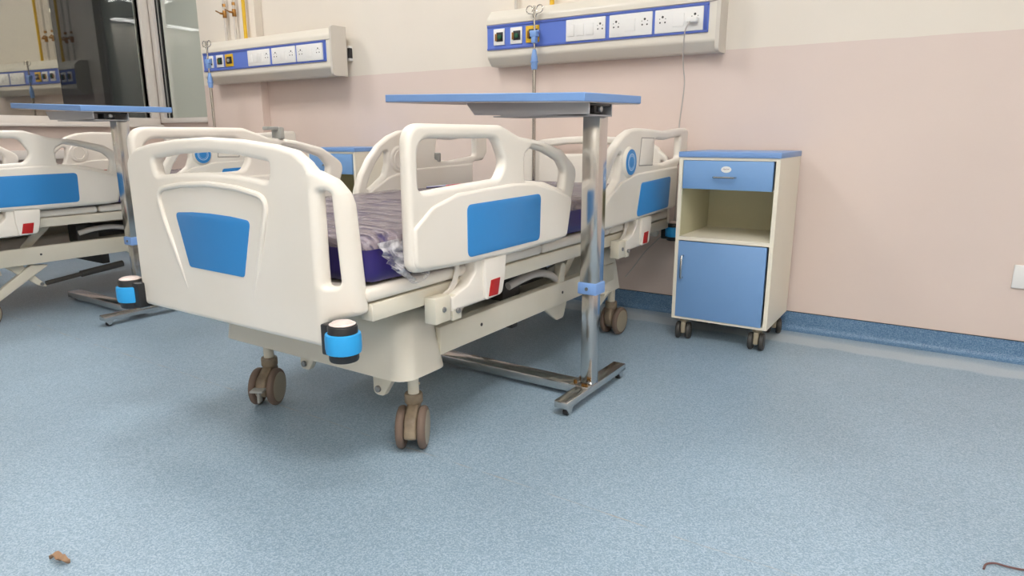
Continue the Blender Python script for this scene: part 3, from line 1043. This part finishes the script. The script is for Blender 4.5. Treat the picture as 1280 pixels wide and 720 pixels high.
mattress = make_mattress()
mattress_left = copy_tree(mattress)
mattress_left.location = (XC - 2.60, YC - .165, 0)
tag(mattress_left, 'violet wrapped mattress on the bed at the left edge')


# ------------------------------------------------------------------ infusion poles standing in the bed heads
def make_pole(label, x, y, zj, ztop=1.53):
    root = thing('infusion_pole', label, 'infusion pole', (x, y, .44))
    o = (x, y, .44)
    MB().cyl((x, y, .44), (x, y, zj), .0095, n=14).build('outer_tube', M['thin_chrome'], root, o)
    MB().cyl((x, y, zj), (x, y, ztop), .0058, n=12).build('inner_rod', M['thin_chrome'], root, o)
    c = MB()
    c.lathe([(0, zj - .045), (.014, zj - .045), (.017, zj - .03), (.017, zj + .015), (.012, zj + .04), (.009, zj + .055), (0, zj + .055)], Matrix.Translation((x, y, 0)), 16)
    c.lathe([(.016, zj - .012), (.021, zj - .010), (.021, zj - .004), (.016, zj - .002)], Matrix.Translation((x, y, 0)), 16)
    tag(c.build('joint_clamp', M['sleeve'], root, o), 'pale blue plastic joint clamp')
    c = MB()
    c.box(x - .020, x + .020, y - .016, y + .016, zj + .115, zj + .145, .004)
    c.box(x - .012, x + .012, y - .014, y + .014, zj + .085, zj + .12, .003)
    c.cyl((x - .026, y, zj + .14), (x + .026, y, zj + .14), .008, n=10)
    tag(c.build('hook_collar', M['sleeve'], root, o), 'pale blue plastic hook collar')
    for s in (-1, 1):
        h = MB()
        pts = [(x, y, zj + .145), (x + s * .004, y, zj + .20), (x + s * .012, y, zj + .225)]
        for k in range(11):
            a = -PI / 2 + k / 10 * 1.7 * PI
            pts.append((x + s * (.030 + .019 * math.cos(a)), y, zj + .248 + .019 * math.sin(a)))
        h.tube(pts, .0026, 6)
        h.build('hook', M['thin_chrome'], root, o)
    return root


make_pole('steel infusion pole with blue clamps at the middle bed head', -1.600, -.135, 1.265)
make_pole('steel infusion pole with blue clamps beside the left bed by the window', -4.165, -.300, 1.265)


# ------------------------------------------------------------------ overbed tables
def make_table(label, cx, cy, dz=0.0, tw=.78, td=.415, nx=.055, ny=-.185, tiltx=.019, tilty=.008, shift=0.0):
    root = thing('overbed_table', label, 'overbed table', (cx, cy, 0))
    # tabletop: near right corner at (nx, ny), runs to -x and +y, slightly out of level
    t = bmesh.new()
    bmesh.ops.create_cube(t, size=1)
    z = 1.008 + dz - .0125
    x0, x1, y0, y1 = nx - tw, nx, ny, ny + td
    for v in t.verts:
        px = x0 if v.co.x < 0 else x1
        py = y0 if v.co.y < 0 else y1
        v.co = Vector((px, py, z + v.co.z * .025 + tiltx * (x1 - px) / tw + tilty * (py - y0) / td))
    bmesh.ops.bevel(t, geom=list(t.edges), offset=.002, segments=1, affect='EDGES')
    b = MB(); b.merge(t)
    top = b.build('tabletop', M['laminate'], root)
    un = MB()
    t = bmesh.new(); bmesh.ops.create_cube(t, size=1)
    for v in t.verts:
        px = x0 + .004 if v.co.x < 0 else x1 - .004
        py = y0 + .004 if v.co.y < 0 else y1 - .004
        v.co = Vector((px, py, z - .0135 + v.co.z * .003 + tiltx * (x1 - px) / tw + tilty * (py - y0) / td))
    un.merge(t)
    tag(un.build('underside', M['table_under'], top), 'pale bare underside board')
    # steel tray under the top, open at the right end
    zt = z - .013
    tr = MB()
    def ch(y, th):
        tr.prism([(-.41, zt + .010), (.045, zt - .0), (.045, zt - .036), (.02, zt - .038), (-.375, zt - .030)], lambda u, v, w: (u, w, v), y, y + th)
    ch(-.135, .004); ch(.02, .004)
    tr.box(-.30, .045, -.135, .024, zt - .038, zt - .034)
    tr.build('support_tray', M['grey_steel'], root)
    bl = MB()
    bl.box(-.02, .038, -.085, -.035, zt - .030, zt - .002, .003)
    bl.box(.02, .043, -.13, .02, zt - .008, zt - .001, .001)
    bl.build('tilt_lock', M['black'], root)
    MB().cyl((.04, -.06, zt - .018), (.05, -.06, zt - .018), .009, n=12, bev=.002).build('bolt', M['zinc'], root)
    # column
    MB().box(-.03, .03, -.03, .03, .402, zt - .034, .004).build('outer_column', M['chrome'], root)
    MB().box(-.0225, .0225, -.025, .025, .05, .42, .003).build('inner_column', M['chrome'], root)
    s = MB().box(-.035, .035, -.035, .035, .372, .412, .005)
    col = s.build('sleeve', M['sleeve'], root)
    tag(col, 'pale blue plastic sleeve on the column')
    MB().cyl((0, -.0345, .392), (0, -.038, .392), .006, n=10).build('bolt', M['zinc'], col)
    # base: foot along y, long leg along -x
    MB().box(-.025, .025, -.20, .255, .028, .053, .003).build('foot_bar', M['chrome'], root)
    MB().box(-.72, -.025, -.034, .034, .018, .050, .003).build('long_leg', M['chrome'], root)
    p = MB().box(-.055, -.023, -.05, .05, .048, .055, .002).box(-.024, .024, -.06, -.026, .052, .058, .002)
    p.build('joint_plate', M['chrome'], root)
    for bx, by in ((-.04, .02), (-.04, -.025), (0, -.045), (.012, -.045)):
        MB().cyl((bx, by, .054), (bx, by, .064), .007, n=6).build('bolt', M['brass'], root)
    for wx, wy in ((.008, -.175), (.008, .225), (-.70, 0)):
        c = MB().cyl((wx - .008, wy, .013), (wx + .008, wy, .013), .013, n=18, bev=.002)
        c.tube([(wx - .0105, wy + .012, .022), (wx - .0105, wy, .029), (wx - .0105, wy - .008, .024)], .002, 6)
        c.build('wheel', M['black'], root)
    for wy in (-.175, .225):
        MB().prism([(wy - .02, .030), (wy + .02, .030), (wy + .006, .008), (wy - .006, .008)], lambda u, v, w: (w, u, v), .018, .022).build('wheel_guard', M['chrome'], root)
    return root


make_table('blue-edged overbed table on a steel column beside the middle bed', -.685, -1.26)
make_table('blue-edged overbed table behind the footboard, over the left bed', -3.03, -1.535, .014, tw=.70, td=.42, nx=.06, ny=-.19, tiltx=.028, tilty=.004)


# ------------------------------------------------------------------ bedside lockers
def make_locker(label, x, y):
    W, D = .407, .395
    root = thing('bedside_locker', label, 'bedside locker', (x, y, 0))
    T = .016
    b = MB()
    b.box(0, T, 0, D, .096, .797).box(W - T, W, 0, D, .096, .797)          # side panels
    b.box(T, W - T, D - .006, D, .096, .797)                               # back
    b.box(T, W - T, 0.0, D - .006, .096, .108).box(T, W - T, 0, D - .006, .786, .797)
    b.box(T, W - T, 0.0, D - .006, .446, .462)                             # niche floor
    b.box(T, W - T, 0.03, D - .006, .664, .670)                            # niche roof
    b.build('body', M['locker_cream'], root, smooth=False)
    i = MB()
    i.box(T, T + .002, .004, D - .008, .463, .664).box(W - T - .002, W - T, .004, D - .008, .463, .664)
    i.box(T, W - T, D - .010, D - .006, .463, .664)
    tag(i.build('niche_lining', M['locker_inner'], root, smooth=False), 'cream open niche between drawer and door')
    MB().box(-.003, W + .003, -.006, D, .797, .820, .003).build('top', M['locker_top'], root)
    d = MB().box(T + .003, W - T - .008, -.004, .02, .667, .784, .002).build('drawer', M['locker_blue'], root)
    MB().box(T + .012, W - T - .014, .02, D - .02, .672, .76).build('drawer_box', M['locker_cream'], d, smooth=False)
    h = MB()
    h.tube([(.152, -.004, .718), (.152, -.018, .718), (.156, -.024, .718), (.235, -.024, .718), (.239, -.018, .718), (.239, -.004, .718)], .0042, 8)
    tag(h.build('handle', M['chrome'], d), 'steel bar handle')
    st = MB()
    q = Matrix(((1, 0, 0, .199), (0, 0, -1, -.0042), (0, .62, 0, .750), (0, 0, 0, 1)))
    st.lathe([(0, 0), (.021, 0), (.021, .0006), (0, .0006)], q, 28)
    sk = st.build('sticker', M['white'], d)
    p = MB()
    pts = [(.187, .750), (.190, .754), (.193, .748), (.196, .753), (.199, .749), (.202, .754), (.205, .750), (.211, .753)]
    p.tube([(a, -.0052, c) for a, c in pts], .0009, 5)
    p.build('sticker_mark', M['wire'], sk)
    dr = MB().box(T, W - T - .008, -.004, .014, .106, .442, .002).build('door', M['locker_blue'], root)
    h = MB()
    h.tube([(.040, -.004, .379), (.040, -.020, .379), (.040, -.026, .372), (.040, -.026, .290), (.040, -.020, .283), (.040, -.004, .283)], .0048, 8)
    tag(h.build('handle', M['chrome'], dr), 'upright steel bar handle')
    for cx, cy, r in ((.045, .045, .2), (W - .045, .045, .1), (.045, D - .05, -.3), (W - .045, D - .05, .35)):
        c = MB()
        c.box(-.010, .010, -.040, .020, .028, .080, .005)
        c.lathe([(0, .076), (.020, .076), (.020, .090), (.010, .090), (.010, .097), (0, .097)], None, 14)
        co = c.build('castor', M['hubcap'], root, loc=(cx, cy, 0))
        co.rotation_euler = (0, 0, r)
        for s in (-1, 1):
            w_ = MB()
            q = Matrix.Rotation(PI / 2, 4, 'Y'); q.translation = (s * .022, -.010, .037)
            w_.lathe([(0, -.011), (.031, -.011), (.037, -.006), (.037, .006), (.031, .011), (0, .011)], q, 22)
            w_.build('wheel', M['dark'], co)
    return root


locker = make_locker('cream and blue bedside locker against the wall right of the middle bed', -.694, -.436)
locker2 = copy_tree(locker)
locker2.location = (-3.037, -.436, 0)
tag(locker2, 'cream and blue bedside locker half hidden behind the middle bed')


# ------------------------------------------------------------------ bed-head service panels
def make_panel(label, x0, L, yb, depth, zc=1.398, k=1.0, hgt=.285):
    """x0 left end, yb wall-side y, front at yb - depth; zc centre height of the strip."""
    root = thing('service_panel', label, 'wall panel', (x0, yb, zc))
    f = -depth
    h = hgt / 2
    b = MB()
    prof = fillet([(0, h, .0), (f * .6, h, .02), (f, h - .045, .03), (f, -h + .045, .03), (f * .6, -h, .02), (0, -h, 0)])
    b.prism(prof, lambda u, v, w: (w, u, v), .0, L)
    b.build('housing', M['panel'], root, sharp=30)
    for xa, xb in ((-.012, .004), (L - .004, L + .014)):
        e = MB()
        prof2 = fillet([(0, h + .004, .0), (f - .004, h + .004, .025), (f - .004, -h - .004, .025), (0, -h - .004, 0)])
        e.prism(prof2, lambda u, v, w: (w, u, v), xa, xb)
        if xa > 0:
            e.build('end_cap', M['panel_side'], root, sharp=30)
        else:
            e.bm.free()
    s = MB().box(.004, L * .97, f - .003, f + .01, -.058, .062)
    strip = s.build('strip', M['panel_blue'], root, smooth=False)
    t_ = MB()
    t_.box(.004, L * .97, f - .007, f, .052, .064, .001).box(.004, L * .97, f - .007, f, -.062, -.052, .001)
    t_.box(L * .955, L * .965, f - .006, f, -.055, .055, .001)
    t_.build('trim_rail', M['panel_trim'], root)
    t_ = MB().box(0, L, f - .0045, f + .004, .066, .0685).build('seam', M['groove'], root, smooth=False)
    # gas outlets
    sc = L / 1.245
    for xa, xb, m_ in ((.048, .118, 'white'), (.155, .228, 'white'), (.251, .332, 'yellow')):
        xa *= sc; xb *= sc
        o = MB().box(xa, xb, f - .010, f - .002, -.040, .043, .003).build('gas_outlet', M[m_], root)
        g_ = MB().box(xa + .02 * sc, xb - .008, f - .013, f - .009, -.022, .025, .002)
        g_.build('outlet_recess', M['black'], o)
        c = MB().cyl((xa + .045 * sc, f - .013, .0), (xa + .045 * sc, f - .022, .0), .012, n=14, bev=.002)
        c.build('outlet_button', M['outlet_green'] if m_ == 'white' else M['grey_plastic'], o)
        MB().box(xa + .012 * sc, xa + .024 * sc, f - .014, f - .009, -.018, .018, .001).build('outlet_latch', M['brass'], o)
    # three socket plates
    spec = ((.490, .706, ('sw', 'sw', 'sw', 'so')), (.727, .945, ('so', 'sw', 'so')), (.958, 1.185, ('so', 'sw', 'so')))
    for xa, xb, items in spec:
        xa *= sc; xb *= sc
        p = MB().box(xa, xb, f - .011, f - .002, -.052, .050, .003).build('socket_plate', M['white'], root)
        n_ = len(items)
        for i, it in enumerate(items):
            cx = xa + (xb - xa) * (i + .5) / n_
            wd = (xb - xa) / n_ * .42
            if it == 'sw':
                MB().box(cx - wd * .85, cx + wd * .85, f - .0135, f - .0105, -.030, .026, .0015).build('switch', M['white'], p)
            else:
                hl = MB()
                for hx, hz, r in ((0, .018, .0055), (-.012, -.006, .004), (.012, -.006, .004), (-.014, .010, .0022), (.014, .010, .0022)):
                    hl.cyl((cx + hx, f - .0112, hz), (cx + hx, f - .0100, hz), r, n=10)
                hl.build('socket_hole', M['dark'], p)
    return root


make_panel('ivory service panel with blue strip on the wall above the middle bed', -1.918, 1.245, 0.0, .105)
make_panel('ivory service panel with blue strip beside the window, over the left bed', -4.405, 1.345, -.06, .12, zc=1.408, hgt=.29)
# black connector plugged in at the far end of the left panel
p = thing('wall_socket', 'small dark socket tucked behind the left panel right end', 'socket', (-3.070, 0.0, 1.405))
MB().box(-.016, .016, -.030, 0, -.045, .045, .003).build('box', M['white'], p)
MB().box(.002, .019, -.034, -.006, -.030, .032, .002).build('face', M['black'], p)

# ------------------------------------------------------------------ charger plug with cord
pl = thing('charger_plug', 'white phone charger plugged into the right socket, grey cord hanging down', 'charger', (-.775, -.118, 1.388))
o_ = (-.775, -.118, 1.388)
MB().box(-.797, -.752, -.150, -.116, 1.378, 1.400, .004).build('plug_body', M['white'], pl, o_)
cpts = [(-.780, -.150, 1.382), (-.800, -.15, 1.345), (-.812, -.13, 1.28), (-.822, -.09, 1.20), (-.826, -.05, 1.13), (-.838, -.03, 1.04), (-.850, -.02, .95),
        (-.852, -.02, .85), (-.850, -.02, .70), (-.848, -.02, .52), (-.865, -.02, .44), (-.93, -.02, .375), (-1.0, -.02, .30), (-1.055, -.02, .22), (-1.10, -.02, .16)]


MB().tube(smooth_path(cpts), .0028, 7).build('cord', M['cable'], pl, o_)

# ------------------------------------------------------------------ medical gas pipes above the panels
def gas_pipe(label, x, yb, m_, valve, zb=1.545, zt=CEIL - .002):
    root = thing('gas_pipe', label, 'pipe', (x, yb - .028, zb))
    o = (x, yb - .028, zb)
    MB().cyl((x, yb - .028, zb), (x, yb - .028, zt), .009 if m_ != 'yellow' else .012, n=14).build('tube', M[m_], root, o)
    if valve:
        v = MB()
        v.cyl((x, yb - .028, 1.715), (x, yb - .028, 1.765), .014, n=12, bev=.002)
        v.cyl((x, yb - .028, 1.79), (x, yb - .028, 1.81), .012, n=6)
        v.cyl((x, yb - .028, 1.742), (x, yb - .065, 1.742), .007, n=10)
        v.tube([(x, yb - .062, 1.742), (x - .02, yb - .066, 1.752), (x - .045, yb - .066, 1.762)], .005, 6)
        v.build('valve', M['brass'], root, o)
    return root


gas_pipe('white gas pipe with brass valve nearest the window', -4.235, -.06, 'pipe_white', True)
gas_pipe('white gas pipe with brass valve between another valve and the yellow pipe', -4.125, -.06, 'pipe_white', True)
gas_pipe('yellow gas pipe above the left service panel', -4.015, -.06, 'yellow', False)
gas_pipe('white gas pipe above the left part of the middle service panel', -1.780, 0, 'pipe_white', False, 1.535)
gas_pipe('yellow gas pipe behind the middle infusion pole hook', -1.560, 0, 'yellow', False, 1.535)

# ------------------------------------------------------------------ wall switch at the right edge, floor litter
sw = thing('switch_plate', 'white switch plate low on the wall at the right edge', 'switch', (.60, 0, .345))
MB().box(-.075, .075, -.012, 0, -.046, .046, .004).build('plate', M['white'], sw)
MB().box(-.035, .060, -.016, -.010, -.032, .032, .003).build('rocker', M['white'], sw)

lf = MB()
pts = []
for i in range(13):
    u = i / 12
    wd = .0085 * math.sin(PI * u) ** .7 + .0008
    zz = .004 + .007 * math.sin(u * 2.2 * PI) ** 2
    pts.append([(-.028 + .056 * u, s * wd + .004 * math.sin(u * 6), zz + abs(s) * .005 - .004 * (1 - abs(s))) for s in (-1, 0, 1)])
vv = [[lf.bm.verts.new(p_) for p_ in row] for row in pts]
for a, c in zip(vv[:-1], vv[1:]):
    for k in range(2):
        lf.bm.faces.new([a[k], c[k], c[k + 1], a[k + 1]])
me = lf.mesh('dry_leaf', M['leaf'], sharp=180)
leaf = link('dry_leaf', me, None, (-1.215, -2.70, .001), (0, 0, math.radians(20)))
md = leaf.modifiers.new('solid', 'SOLIDIFY'); md.thickness = .0012
tag(leaf, 'small curled dry brown leaf on the blue floor', 'leaf')

wr = MB().tube(smooth_path([(.435, -1.66, .004), (.440, -1.638, .004), (.456, -1.628, .006), (.475, -1.628, .006), (.50, -1.622, .005), (.53, -1.610, .004)]), .0022, 6)
tag(wr.build('wire_scrap', M['wire']), 'thin red-brown wire scrap on the floor, lower right corner', 'wire')
